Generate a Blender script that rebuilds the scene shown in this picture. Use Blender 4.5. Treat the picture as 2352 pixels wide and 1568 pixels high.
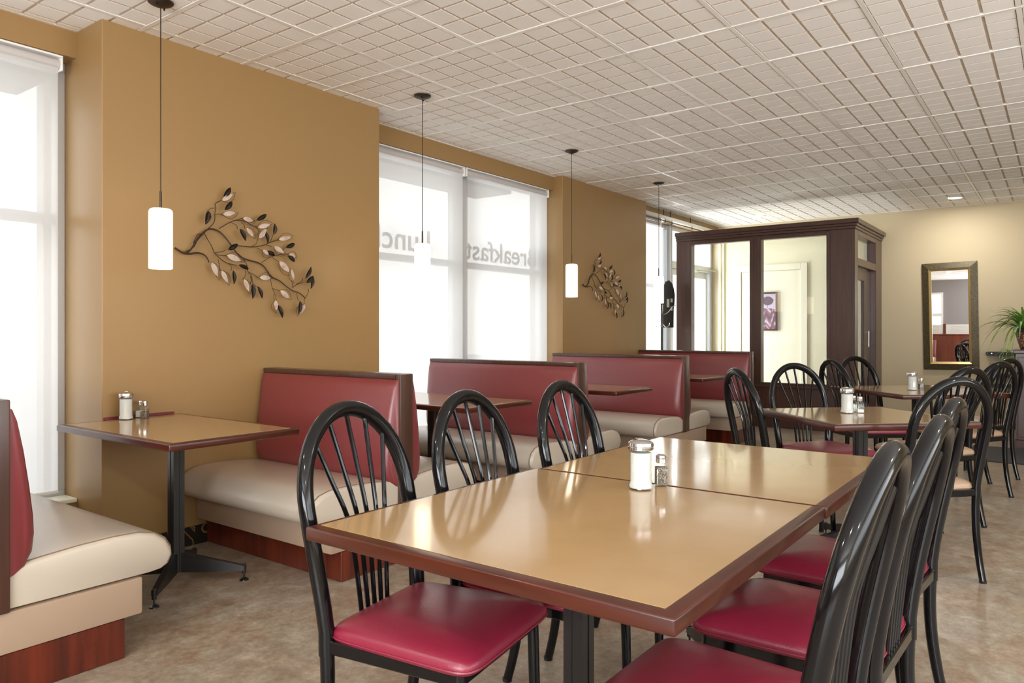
import bpy, bmesh, math, random
from mathutils import Vector, Matrix
random.seed(7)
PI = math.pi
R = math.radians
for o in list(bpy.data.objects):
    bpy.data.objects.remove(o)
SC = bpy.context.scene
COL = SC.collection

# ------------------------------------------------------------------ camera, world, big lights, exposure
ZC = 1.195
CE = 2.783                       # ceiling height
cam_d = bpy.data.cameras.new('camera'); cam = bpy.data.objects.new('camera', cam_d); COL.objects.link(cam)
cam.location = (0, 0, ZC)
cam.rotation_euler = (R(90), 0, 0.6406 - PI / 2)
cam_d.sensor_width = 36; cam_d.lens = 1694.58 / 2352 * 36
cam_d.shift_y = -(784 - 760.8) / 2352
cam_d.clip_start = .05; cam_d.clip_end = 200
SC.camera = cam

W = bpy.data.worlds.new('sky'); SC.world = W; W.use_nodes = True
nt = W.node_tree; bg = nt.nodes['Background']
tc = nt.nodes.new('ShaderNodeTexCoord'); sx = nt.nodes.new('ShaderNodeSeparateXYZ'); cr = nt.nodes.new('ShaderNodeValToRGB')
nt.links.new(tc.outputs['Generated'], sx.inputs[0]); nt.links.new(sx.outputs['Z'], cr.inputs[0]); nt.links.new(cr.outputs[0], bg.inputs[0])
cr.color_ramp.elements[0].position = 0.0; cr.color_ramp.elements[0].color = (1, .985, .96, 1)
cr.color_ramp.elements[1].position = .8; cr.color_ramp.elements[1].color = (.80, .89, 1, 1)
bg.inputs[1].default_value = 1.95

def area(name, loc, rot, sx_, sy_, power, color=(1, 1, 1), spread=PI):
    d = bpy.data.lights.new(name, 'AREA'); d.shape = 'RECTANGLE'; d.size = sx_; d.size_y = sy_
    d.energy = power; d.color = color; d.spread = spread
    o = bpy.data.objects.new(name, d); COL.objects.link(o); o.location = loc; o.rotation_euler = rot
    return o
# added fill lamps standing in for daylight at back and right wall openings
area('fill_back', (-4.4, -.75, 1.5), (R(122), 0, R(-90)), 4.6, 1.7, 300, (.90, .95, 1))
area('fill_right', (1.6, -3.1, 1.5), (R(132), 0, 0), 6.6, 1.5, 100, (.90, .95, 1))
area('daylight_entry', (10.15, 4.75, 1.4), (R(90), 0, R(180)), 1.3, 2.3, 75, (1, .99, .96))
SC.view_settings.view_transform = 'Standard'; SC.view_settings.look = 'None'
SC.view_settings.gamma = 1; SC.view_settings.use_curve_mapping = False
SC.view_settings.exposure = 0.50
SC.cycles.max_bounces = 10; SC.cycles.diffuse_bounces = 5; SC.cycles.glossy_bounces = 5
SC.cycles.transmission_bounces = 8; SC.cycles.transparent_max_bounces = 12
SC.cycles.sample_clamp_indirect = 6
SC.cycles.caustics_reflective = False; SC.cycles.caustics_refractive = False

# ------------------------------------------------------------------ helpers
def srgb(r, g, b):
    f = lambda v: (v / 255 / 12.92) if v / 255 <= .04045 else ((v / 255 + .055) / 1.055) ** 2.4
    return (f(r), f(g), f(b), 1)
MATS = {}
def mat(name, col, rough=.5, metal=0, coat=0, spec=.5, emit=None, estr=0, bump=None, noise=None, coat_rough=.05):
    """noise = (scale vec, colour2, low, high, detail); bump = (scale, strength, distance)"""
    m = bpy.data.materials.new(name); m.use_nodes = True; n = m.node_tree; b = n.nodes['Principled BSDF']
    b.inputs['Base Color'].default_value = col; b.inputs['Roughness'].default_value = rough
    b.inputs['Metallic'].default_value = metal; b.inputs['Coat Weight'].default_value = coat
    b.inputs['Coat Roughness'].default_value = coat_rough
    b.inputs['Specular IOR Level'].default_value = spec
    if emit:
        b.inputs['Emission Color'].default_value = emit; b.inputs['Emission Strength'].default_value = estr
    if noise or bump:
        t = n.nodes.new('ShaderNodeTexCoord')
    if noise:
        sc, c2, lo, hi, det = noise
        mp = n.nodes.new('ShaderNodeMapping'); mp.inputs['Scale'].default_value = sc
        no = n.nodes.new('ShaderNodeTexNoise'); no.inputs['Scale'].default_value = 1; no.inputs['Detail'].default_value = det
        no.inputs['Roughness'].default_value = .6
        r = n.nodes.new('ShaderNodeValToRGB'); r.color_ramp.elements[0].position = lo; r.color_ramp.elements[1].position = hi
        r.color_ramp.elements[0].color = col; r.color_ramp.elements[1].color = c2
        n.links.new(t.outputs['Object'], mp.inputs[0]); n.links.new(mp.outputs[0], no.inputs['Vector'])
        n.links.new(no.outputs[0], r.inputs[0]); n.links.new(r.outputs[0], b.inputs['Base Color'])
    if bump:
        no2 = n.nodes.new('ShaderNodeTexNoise'); no2.inputs['Scale'].default_value = bump[0]; no2.inputs['Detail'].default_value = 3
        bp = n.nodes.new('ShaderNodeBump'); bp.inputs['Strength'].default_value = bump[1]; bp.inputs['Distance'].default_value = bump[2]
        n.links.new(t.outputs['Object'], no2.inputs['Vector']); n.links.new(no2.outputs[0], bp.inputs['Height'])
        n.links.new(bp.outputs[0], b.inputs['Normal'])
    MATS[name] = m
    return m

def link(name, me, m=None, parent=None, loc=None, rotz=0):
    o = bpy.data.objects.new(name, me); COL.objects.link(o)
    if m is not None and me is not None and len(me.materials) == 0: me.materials.append(m)
    if parent: o.parent = parent
    if loc: o.location = loc
    if rotz: o.rotation_euler = (0, 0, rotz)
    return o
def obj(name, bm, m, parent=None, smooth=False, loc=None, rotz=0, sharp=35):
    me = bpy.data.meshes.new(name)
    bmesh.ops.recalc_face_normals(bm, faces=bm.faces[:])
    bm.to_mesh(me); bm.free()
    if smooth:
        me.shade_smooth()
        me.set_sharp_from_angle(angle=R(sharp))
    return link(name, me, m, parent, loc, rotz)
def tag(o, label=None, cat=None, group=None, kind=None):
    if label: o['label'] = label
    if cat: o['category'] = cat
    if group: o['group'] = group
    if kind: o['kind'] = kind
    return o
def empty(name, loc=(0, 0, 0), rotz=0, **k):
    o = bpy.data.objects.new(name, None); COL.objects.link(o); o.location = loc; o.rotation_euler = (0, 0, rotz)
    o.empty_display_size = .1
    return tag(o, **k)
def kids(o): return [c for c in bpy.data.objects if c.parent == o]
def copy_tree(o, parent=None):
    c = o.copy(); COL.objects.link(c); c.parent = parent
    for ch in kids(o): copy_tree(ch, c)
    return c
def B(): return bmesh.new()
def box(bm, x0, x1, y0, y1, z0, z1, bev=0, seg=2):
    r = bmesh.ops.create_cube(bm, size=1); vs = r['verts']
    for v in vs:
        v.co = Vector(((x0 + x1) / 2 + v.co.x * (x1 - x0), (y0 + y1) / 2 + v.co.y * (y1 - y0), (z0 + z1) / 2 + v.co.z * (z1 - z0)))
    if bev:
        es = list({e for v in vs for e in v.link_edges})
        bmesh.ops.bevel(bm, geom=es, offset=bev, segments=seg, affect='EDGES', profile=.6)
    return bm
def tube(bm, pts, r, n=8, flat=1.0, side=None, closed=False):
    """swept tube. r number or list; flat scales the second axis; side = preferred first axis."""
    pts = [Vector(p) for p in pts]; N = len(pts); rings = []
    prev = None
    for i, p in enumerate(pts):
        a = pts[(i - 1) % N] if (i > 0 or closed) else p
        b = pts[(i + 1) % N] if (i < N - 1 or closed) else p
        t = (b - a).normalized()
        if side is not None:
            u = Vector(side); u = (u - t * u.dot(t)).normalized()
        elif prev is None:
            u = t.orthogonal().normalized()
        else:
            u = (prev - t * prev.dot(t)).normalized()
        prev = u; v = t.cross(u)
        rr = r[i] if isinstance(r, (list, tuple)) else r
        rings.append([bm.verts.new(p + u * rr * math.cos(2 * PI * k / n) + v * rr * flat * math.sin(2 * PI * k / n)) for k in range(n)])
    M = N if closed else N - 1
    for i in range(M):
        A, C = rings[i], rings[(i + 1) % N]
        for k in range(n):
            bm.faces.new((A[k], A[(k + 1) % n], C[(k + 1) % n], C[k]))
    if not closed:
        bm.faces.new(rings[0][::-1]); bm.faces.new(rings[-1])
    return bm
def spline(pts, n=5):
    """Catmull-Rom through the points"""
    P = [Vector(p) for p in pts]; out = []
    for i in range(len(P) - 1):
        p0 = P[max(i - 1, 0)]; p1 = P[i]; p2 = P[i + 1]; p3 = P[min(i + 2, len(P) - 1)]
        for k in range(n):
            t = k / n
            out.append(.5 * ((2 * p1) + (p2 - p0) * t + (2 * p0 - 5 * p1 + 4 * p2 - p3) * t * t + (3 * p1 - p0 - 3 * p2 + p3) * t ** 3))
    out.append(P[-1]); return out
def lathe(bm, prof, n=24, cx=0, cy=0, z0=0):
    rings = []
    for r, z in prof:
        if r < 1e-5: rings.append([bm.verts.new((cx, cy, z0 + z))])
        else: rings.append([bm.verts.new((cx + r * math.cos(2 * PI * k / n), cy + r * math.sin(2 * PI * k / n), z0 + z)) for k in range(n)])
    for A, C in zip(rings, rings[1:]):
        for k in range(n):
            a = A[k % len(A)]; b = A[(k + 1) % len(A)]; c = C[(k + 1) % len(C)]; d = C[k % len(C)]
            f = []
            for v in (a, b, c, d):
                if v not in f: f.append(v)
            if len(f) > 2: bm.faces.new(f)
    return bm
def extrude_poly(bm, poly, axis, a, b):
    """poly 2D list extruded along axis ('x','y','z') from a to b"""
    def P(u, v, w):
        return {'x': (w, u, v), 'y': (u, w, v), 'z': (u, v, w)}[axis]
    A = [bm.verts.new(P(u, v, a)) for u, v in poly]; C = [bm.verts.new(P(u, v, b)) for u, v in poly]
    n = len(poly)
    for i in range(n): bm.faces.new((A[i], A[(i + 1) % n], C[(i + 1) % n], C[i]))
    bm.faces.new(A[::-1]); bm.faces.new(C)
    return bm

# ------------------------------------------------------------------ materials
m_wall = mat('ochre_paint', srgb(155, 123, 79), .4, bump=(60, .05, .002), spec=.4)
m_wallfar = mat('khaki_paint', srgb(205, 190, 158), .6, bump=(60, .05, .002), spec=.3)
m_cream = mat('cream_paint', srgb(232, 228, 200), .55, spec=.3)
m_trimc = mat('cream_gloss', srgb(238, 234, 214), .3)
m_tile = mat('ceiling_tile_mineral', srgb(246, 244, 241), .9, spec=.1, bump=(180, .25, .002), noise=((160, 160, 160), srgb(226, 220, 212), .66, .8, 1))
m_groove_shade = mat('ceiling_tile_groove_shade', srgb(218, 208, 196), .9, spec=.1)  # groove shade painted in: darker beige on groove walls and backing board
m_grid = mat('white_enamel', srgb(240, 236, 230), .35)
m_black = mat('black_enamel', (.005, .005, .006, 1), .10, spec=.36)
m_blackmat = mat('black_powder_coat', (.009, .009, .010, 1), .33, coat=.3, coat_rough=.2)
m_crim = mat('crimson_vinyl', srgb(134, 30, 56), .36, bump=(220, .25, .002), coat=.25, coat_rough=.3, spec=.6)
m_beigeseat = mat('beige_vinyl_seat', srgb(172, 143, 118), .42, bump=(150, .2, .002))
m_red = mat('burgundy_vinyl', srgb(124, 44, 48), .40, bump=(90, .12, .002), spec=.8, coat=.35, coat_rough=.35)
m_cush = mat('cream_vinyl', srgb(198, 186, 170), .33, bump=(5, .22, .012), coat=.5, coat_rough=.2)
m_seam = mat('cushion_seam', srgb(128, 106, 88), .6)
m_apron = mat('tan_vinyl', srgb(174, 150, 129), .45, bump=(120, .15, .002))
m_kick = mat('mahogany_laminate', srgb(50, 13, 7), .28, noise=((12, 12, .8), srgb(120, 42, 18), .35, .68, 4), coat=.4, coat_rough=.15)
m_dark = mat('espresso_wood', srgb(66, 41, 32), .33, noise=((45, 45, 2), srgb(80, 50, 38), .4, .7, 3), coat=.35, coat_rough=.25)
m_edge = mat('walnut_edge', srgb(74, 28, 14), .28, noise=((5, 5, 60), srgb(58, 21, 11), .4, .7, 2), coat=.15, coat_rough=.1)
m_lam = mat('tan_laminate', srgb(176, 144, 103), .12, noise=((9, 9, 9), srgb(173, 141, 99), .4, .65, 2), coat=.22, coat_rough=.05, spec=.5)
m_chrome = mat('chrome', (.75, .75, .77, 1), .12, 1)
m_steel = mat('brushed_nickel', (.55, .53, .50, 1), .3, 1)
m_bronze = mat('aged_bronze', srgb(70, 58, 48), .42, .7)
m_alu = mat('window_aluminium', srgb(205, 208, 210), .3, .35)
m_roll = mat('rolled_blind_cloth', srgb(196, 190, 188), .7)
m_white = mat('white_plastic', srgb(240, 240, 238), .4)
m_sugar = mat('sugar', (.78, .77, .75, 1), .8, bump=(900, .3, .001))
m_salt = mat('salt', (.85, .82, .78, 1), .8)
m_pepper = mat('pepper', srgb(70, 58, 48), .8, noise=((450, 450, 450), srgb(168, 150, 132), .48, .62, 2))
m_leafd = mat('hammered_dark_leaf', srgb(62, 56, 50), .35, .6, bump=(300, .6, .003), noise=((300, 300, 300), srgb(110, 104, 92), .5, .7, 2))
m_shell = mat('capiz_shell', srgb(246, 234, 224), .25, noise=((30, 30, 30), srgb(215, 178, 158), .45, .75, 3), coat=.5)
m_wire = mat('brown_wire', srgb(78, 62, 50), .4, .6)
m_pot = mat('woven_copper_pot', srgb(60, 30, 22), .35, noise=((90, 90, 90), srgb(178, 130, 100), .5, .6, 1))
m_green = mat('spider_plant_green', srgb(92, 140, 48), .45, noise=((14, 14, 14), srgb(160, 196, 100), .4, .7, 2))
m_mat = mat('charcoal_rubber_mat', srgb(52, 53, 56), .8, bump=(200, .4, .003))
m_gold = mat('mirror_frame_bronze', srgb(96, 84, 56), .4, .3, noise=((60, 60, 60), srgb(70, 62, 44), .4, .6, 3))
m_lip = mat('mirror_frame_gold_lip', srgb(205, 178, 120), .3, .5)
m_mirror = mat('mirror_glass', (.92, .93, .93, 1), .01, 1)
m_ext = mat('exterior_concrete', srgb(226, 224, 220), .8)
m_soff = mat('exterior_soffit', srgb(196, 194, 190), .8)
m_pave = mat('exterior_pavement', srgb(205, 203, 200), .85)
m_etch = mat('etched_glass_white', srgb(225, 228, 228), .5)
m_bwood = mat('cherry_wood_wall', srgb(120, 62, 44), .4, noise=((6, 6, .6), srgb(96, 46, 32), .4, .65, 3))
m_greywall = mat('grey_accent_paint', srgb(150, 146, 146), .6)
m_letter = mat('window_letter_vinyl', srgb(60, 60, 60), .6)
m_sign = mat('black_board', (.012, .012, .014, 1), .5)
m_paper = mat('paper_note', srgb(225, 225, 222), .7)
m_jambin = mat('downlight_trim', srgb(235, 235, 235), .4)
m_lamp = mat('downlight_diffuser', (1, .97, .92, 1), .5, emit=(1, .95, .86, 1), estr=3.5)
m_shade = mat('opal_glass_shade', (.95, .93, .9, 1), .25, emit=(1, .80, .54, 1), estr=3.0)

# floor: mottled vinyl
m_floor = bpy.data.materials.new('mottled_vinyl_floor'); m_floor.use_nodes = True
n = m_floor.node_tree; b = n.nodes['Principled BSDF']; t = n.nodes.new('ShaderNodeTexCoord')
def nz(scale, det, rough=.6, dist=0):
    no = n.nodes.new('ShaderNodeTexNoise'); no.inputs['Scale'].default_value = scale; no.inputs['Detail'].default_value = det
    no.inputs['Roughness'].default_value = rough; no.inputs['Distortion'].default_value = dist
    n.links.new(t.outputs['Object'], no.inputs['Vector']); return no
def ramp(src, stops):
    r = n.nodes.new('ShaderNodeValToRGB'); e = r.color_ramp.elements
    while len(e) < len(stops): e.new(.5)
    for el, (p, c) in zip(e, stops): el.position = p; el.color = c
    n.links.new(src, r.inputs[0]); return r
n1 = nz(2.0, 10, .76, .1); n2 = nz(8, 9, .8, .1); n3 = nz(34, 5, .7, 0)
r1 = ramp(n1.outputs[0], [(.34, srgb(132, 100, 78)), (.46, srgb(164, 142, 118)), (.54, srgb(150, 146, 132)), (.66, srgb(176, 156, 132))])
r2 = ramp(n2.outputs[0], [(.38, srgb(108, 84, 68)), (.47, srgb(150, 128, 108)), (.54, srgb(164, 152, 134)), (.62, srgb(204, 194, 176))])
r3 = ramp(n3.outputs[0], [(.42, srgb(118, 92, 76)), (.52, srgb(162, 144, 124)), (.62, srgb(192, 180, 164))])
mx0 = n.nodes.new('ShaderNodeMix'); mx0.data_type = 'RGBA'; mx0.inputs[0].default_value = .32
n.links.new(r2.outputs[0], mx0.inputs[6]); n.links.new(r3.outputs[0], mx0.inputs[7])
mx = n.nodes.new('ShaderNodeMix'); mx.data_type = 'RGBA'; mx.inputs[0].default_value = .62
n.links.new(r1.outputs[0], mx.inputs[6]); n.links.new(mx0.outputs[2], mx.inputs[7])
n.links.new(mx.outputs[2], b.inputs['Base Color']); b.inputs['Roughness'].default_value = .30; b.inputs['Specular IOR Level'].default_value = .5
bp = n.nodes.new('ShaderNodeBump'); bp.inputs['Strength'].default_value = .06; bp.inputs['Distance'].default_value = .003
n.links.new(n2.outputs[0], bp.inputs['Height']); n.links.new(bp.outputs[0], b.inputs['Normal'])

def glass_mat(name, tint=(1, 1, 1, 1), refl=.08, rough=0):
    m = bpy.data.materials.new(name); m.use_nodes = True; n = m.node_tree; n.nodes.clear()
    o = n.nodes.new('ShaderNodeOutputMaterial'); a = n.nodes.new('ShaderNodeBsdfTransparent'); g = n.nodes.new('ShaderNodeBsdfGlossy')
    a.inputs[0].default_value = tint; g.inputs['Roughness'].default_value = rough
    fr = n.nodes.new('ShaderNodeLayerWeight'); fr.inputs['Blend'].default_value = .5
    pw = n.nodes.new('ShaderNodeMath'); pw.operation = 'POWER'; pw.inputs[1].default_value = 5
    ml = n.nodes.new('ShaderNodeMath'); ml.operation = 'MULTIPLY_ADD'; ml.inputs[1].default_value = .5; ml.inputs[2].default_value = refl
    n.links.new(fr.outputs['Facing'], pw.inputs[0]); n.links.new(pw.outputs[0], ml.inputs[0]); ml.use_clamp = True
    x = n.nodes.new('ShaderNodeMixShader'); n.links.new(ml.outputs[0], x.inputs[0]); n.links.new(a.outputs[0], x.inputs[1]); n.links.new(g.outputs[0], x.inputs[2])
    n.links.new(x.outputs[0], o.inputs[0]); return m
m_glass = glass_mat('clear_window_glass', (.98, .99, .985, 1), .03)
m_jar = glass_mat('jar_glass', (.93, .96, .95, 1), .07)
# sheer roller-blind cloth: mostly scatters the daylight, lets a little of the view through
m_blind = bpy.data.materials.new('sheer_blind_cloth'); m_blind.use_nodes = True; n = m_blind.node_tree; n.nodes.clear()
o_ = n.nodes.new('ShaderNodeOutputMaterial'); a_ = n.nodes.new('ShaderNodeBsdfTransparent'); tr = n.nodes.new('ShaderNodeBsdfTranslucent'); df = n.nodes.new('ShaderNodeBsdfDiffuse')
a_.inputs[0].default_value = (.97, .96, .95, 1); tr.inputs[0].default_value = (.93, .905, .885, 1); df.inputs[0].default_value = (.85, .84, .82, 1)
x1 = n.nodes.new('ShaderNodeMixShader'); x1.inputs[0].default_value = .22; n.links.new(tr.outputs[0], x1.inputs[1]); n.links.new(df.outputs[0], x1.inputs[2])
x2 = n.nodes.new('ShaderNodeMixShader'); x2.inputs[0].default_value = .40; n.links.new(x1.outputs[0], x2.inputs[1]); n.links.new(a_.outputs[0], x2.inputs[2])
n.links.new(x2.outputs[0], o_.inputs[0])
# dark skirting with a gold scroll print
m_scroll = bpy.data.materials.new('scroll_print_skirting'); m_scroll.use_nodes = True; n = m_scroll.node_tree; b = n.nodes['Principled BSDF']
t = n.nodes.new('ShaderNodeTexCoord'); vo = n.nodes.new('ShaderNodeTexVoronoi'); vo.inputs['Scale'].default_value = 11
mt = n.nodes.new('ShaderNodeMath'); mt.operation = 'SINE'; ms = n.nodes.new('ShaderNodeMath'); ms.operation = 'MULTIPLY'; ms.inputs[1].default_value = 16
n.links.new(t.outputs['Object'], vo.inputs['Vector']); n.links.new(vo.outputs['Distance'], ms.inputs[0]); n.links.new(ms.outputs[0], mt.inputs[0])
rr = n.nodes.new('ShaderNodeValToRGB'); rr.color_ramp.elements[0].position = .82; rr.color_ramp.elements[0].color = (.012, .010, .009, 1)
rr.color_ramp.elements[1].position = .97; rr.color_ramp.elements[1].color = srgb(150, 110, 50)
n.links.new(mt.outputs[0], rr.inputs[0]); n.links.new(rr.outputs[0], b.inputs['Base Color']); b.inputs['Roughness'].default_value = .35

# ------------------------------------------------------------------ room shell
XF = 10.90; XB = -4.5; YR = -3.2; YW = 4.20
P1 = (1.76, 3.66, 3.91); P2 = (6.35, 8.24, 4.09)
bm = B(); box(bm, XB, XF + .1, YR - .1, 4.6, -.12, 0)
tag(obj('floor', bm, m_floor), 'mottled brown and taupe vinyl floor of the dining room', 'floor', kind='structure')
# ceiling slab with tiles and grid under it
bm = B(); box(bm, XB, XF + .1, YR - .1, 4.44, CE + .045, CE + .12)
ceil = tag(obj('ceiling', bm, m_grid), 'white suspended ceiling of square tiles scored into smaller squares', 'ceiling', kind='structure')
G = .6096; GX = 2.5588; GY = 2.6089
def tile_bm(bm, ox, oy, x0, x1, y0, y1):
    """4 x 4 raised squares on a board; clipped to the rect (world), written relative to ox, oy"""
    box(bm, max(ox, x0) - ox, min(ox + G, x1) - ox, max(oy, y0) - oy, min(oy + G, y1) - oy, .008, .03)
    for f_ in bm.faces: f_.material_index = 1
    q = G / 4
    for i in range(4):
        for j in range(4):
            a0 = ox + i * q + (.014 if i == 0 else .0065); a1 = ox + (i + 1) * q - (.014 if i == 3 else .0065)
            b0 = oy + j * q + (.014 if j == 0 else .0065); b1 = oy + (j + 1) * q - (.014 if j == 3 else .0065)
            a0, a1, b0, b1 = max(a0, x0), min(a1, x1), max(b0, y0), min(b1, y1)
            if a1 - a0 < .012 or b1 - b0 < .012: continue
            e = .0022
            lo = [bm.verts.new(v) for v in ((a0 + e - ox, b0 + e - oy, 0), (a1 - e - ox, b0 + e - oy, 0), (a1 - e - ox, b1 - e - oy, 0), (a0 + e - ox, b1 - e - oy, 0))]
            hi = [bm.verts.new(v) for v in ((a0 - ox, b0 - oy, .009), (a1 - ox, b0 - oy, .009), (a1 - ox, b1 - oy, .009), (a0 - ox, b1 - oy, .009))]
            bm.faces.new(lo)
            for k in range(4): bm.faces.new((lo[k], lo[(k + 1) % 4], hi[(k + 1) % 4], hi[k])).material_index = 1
bm = B(); tile_bm(bm, 0, 0, -9, 9, -9, 9)
full = bpy.data.meshes.new('ceiling_tile'); bmesh.ops.recalc_face_normals(bm, faces=bm.faces[:]); bm.to_mesh(full); bm.free(); full.materials.append(m_tile); full.materials.append(m_groove_shade)
rest = B()
cY, sY = math.cos(.6406), math.sin(.6406)
lamps_xy = []
ntile = 0
for i in range(-12, 15):
    for j in range(-10, 4):
        ox = GX + i * G; oy = GY + j * G
        if ox + G < XB or ox > XF or oy + G < YR or oy > YW: continue
        cutb = ox < XB or ox + G > XF or oy < YR or oy + G > YW
        seen = False
        for ax in (ox, ox + G):
            for ay in (oy, oy + G):
                fw = ax * cY + ay * sY; rt_ = ax * sY - ay * cY
                if fw > 3.45 and abs(rt_ / fw) < .70: seen = True
        jig = .0015 * ((i * 7 + j * 13) % 3)
        if seen:
            if cutb:
                bm = B(); tile_bm(bm, ox, oy, max(XB, -99), XF, YR, YW)
                if len(bm.verts) > 8: obj('ceiling_tile', bm, m_tile, ceil, loc=(ox, oy, CE + jig)).data.materials.append(m_groove_shade)
                else: bm.free()
            else:
                link('ceiling_tile', full, None, ceil, (ox, oy, CE + jig))
            ntile += 1
        else:
            x0, x1, y0, y1 = max(ox, XB), min(ox + G, XF), max(oy, YR), min(oy + G, YW)
            box(rest, x0, x1, y0, y1, CE + .002, CE + .03)
tag(obj('ceiling_tile_field', rest, m_tile, ceil), kind='stuff')
def bar(x0, x1, y0, y1):
    dz = 0 if x1 - x0 < y1 - y0 else .0012
    bm = B(); box(bm, x0, x1, y0, y1, CE - .002 + dz, CE + .012 + dz)
    box(bm, x0 if x1 - x0 > .1 else (x0 + x1) / 2 - .002, x1 if x1 - x0 > .1 else (x0 + x1) / 2 + .002,
        y0 if y1 - y0 > .1 else (y0 + y1) / 2 - .002, y1 if y1 - y0 > .1 else (y0 + y1) / 2 + .002, CE + .012, CE + .05)
    obj('grid_bar', bm, m_grid, ceil)
for i in range(-11, 15):
    x = GX + i * G
    if XB < x < XF: bar(x - .0115, x + .0115, YR, YW)
for j in range(-9, 4):
    y = GY + j * G
    if YR < y < YW: bar(XB, XF, y - .0115, y + .0115)
bar(XB, XF, YW - .022, YW); bar(XF - .022, XF, YR, YW)

# window wall: bulkheads over the windows, low wall under them, end pieces, two ochre piers
bm = B()
WIN = [(-.75, P1[0]), (P1[1], P2[0]), (P2[1], XF)]
box(bm, XB, -.75, YW, 4.5, 0, CE + .05)
for a, b_ in WIN:
    box(bm, a, b_, YW, 4.5, 2.645, CE + .05)
for a, b_ in WIN[:2]:
    box(bm, a, b_, YW, 4.5, 0, .29)
box(bm, P2[1], 9.36, YW, 4.5, 0, .29)
tag(obj('wall_left', bm, m_wall), 'ochre window wall with bulkheads above the tall windows', 'wall', kind='structure')
for k, (a, b_, y) in enumerate((P1, P2)):
    bm = B(); box(bm, a, b_, y, 4.5, 0, CE + .05, .004, 1)
    lab = ('wide ochre wall pier behind the nearest booth table, carrying a metal branch sculpture',
           'ochre wall pier between the middle window and the far window')[k]
    tag(obj('wall_pier_%d' % (k + 1), bm, m_wall), lab, 'wall', kind='structure')
    bm = B(); box(bm, a + .0, b_, y - .012, y - .0005, 0, .105, .002, 1)
    if k == 0: tag(obj('baseboard_left', bm, m_scroll), 'dark skirting with gold scroll print under the wide ochre pier', 'baseboard', kind='structure')
    else: bm.free()
bm = B(); box(bm, XF, XF + .12, YR, 4.43, 0, CE + .05)
tag(obj('wall_far', bm, m_wallfar), 'khaki beige far wall with the tall mirror', 'wall', kind='structure')
bm = B(); box(bm, XF - .014, XF - .0005, YR, 1.90, 0, .10, .003, 1)
tag(obj('baseboard_far', bm, m_dark), 'dark baseboard along the khaki far wall', 'baseboard', kind='structure')
# right wall with openings added for the fill lamp (behind the frame)
bm = B(); box(bm, XB, XF, YR - .12, YR, 0, .7); box(bm, XB, XF, YR - .12, YR, 2.4, CE + .05); box(bm, XB, -1.9, YR - .12, YR, .7, 2.4); box(bm, 5.1, XF, YR - .12, YR, .7, 2.4)
tag(obj('wall_right', bm, m_wallfar), 'khaki wall on the right with an added band of openings for fill light, out of the picture', 'wall', kind='structure')
# back wall, seen only in the mirror
bm = B()
box(bm, XB - .12, XB, YR, 4.6, 0, .70); box(bm, XB - .12, XB, YR, 4.6, 2.40, CE + .05)
box(bm, XB - .12, XB, YR, -2.9, .70, 2.40); box(bm, XB - .12, XB, 1.5, 2.95, .70, 2.40); box(bm, XB - .12, XB, 3.75, 4.6, .70, 2.40)
tag(obj('wall_back', bm, m_greywall), 'pale wall behind the photographer, seen only in the mirror', 'wall', kind='structure')
bw_ = tag(empty('window_4', (XB, 0, 0)), 'window with white frame in the back wall, seen only in the mirror', 'window', kind='structure')
for a in ((-.10, .03, 2.95, 3.0, .70, 2.40), (-.10, .03, 3.70, 3.75, .70, 2.40), (-.10, .03, 3.0, 3.70, .70, .76), (-.10, .03, 3.0, 3.70, 2.34, 2.40), (-.08, .02, 3.0, 3.70, 1.66, 1.76)):
    bm = B(); box(bm, *a, .003, 1); obj('window_frame', bm, m_white, bw_)
bm = B(); box(bm, -.05, -.045, 3.0, 3.70, .76, 2.34); obj('pane', bm, m_glass, bw_)
# half-height cherry wood divider with etched glass on top, seen in the mirror
div = empty('etched_glass_divider', (-3.4, 0, 0), label='cherry wood half wall topped with etched glass, reflected in the gold-lipped mirror', cat='divider')
bm = B(); box(bm, -.06, .06, 1.2, 4.1, 0, 1.08, .004, 1); obj('wood_panel', bm, m_bwood, div)
bm = B(); box(bm, -.08, .08, 1.2, 4.1, 1.08, 1.12, .006, 1); obj('top_rail', bm, m_bwood, div)
for y in (1.40, 2.79, 4.05):
    bm = B(); box(bm, -.03, .03, y - .035, y + .035, 1.12, 1.42, .004, 1); obj('post', bm, m_bwood, div)
for y0, y1 in ((1.44, 2.75), (2.83, 4.0)):
    bm = B(); box(bm, -.004, .004, y0, y1, 1.12, 1.40); g_ = obj('etched_pane', bm, m_etch, div)
    bm = B()
    for k in range(5):
        tube(bm, [(.006, y0 + .1 + u * (y1 - y0 - .2) / 10, 1.17 + .045 * k + .012 * math.sin(u * .9 + k)) for u in range(11)], .003, 4)
    obj('etched_wave', bm, m_greywall, g_)

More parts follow.
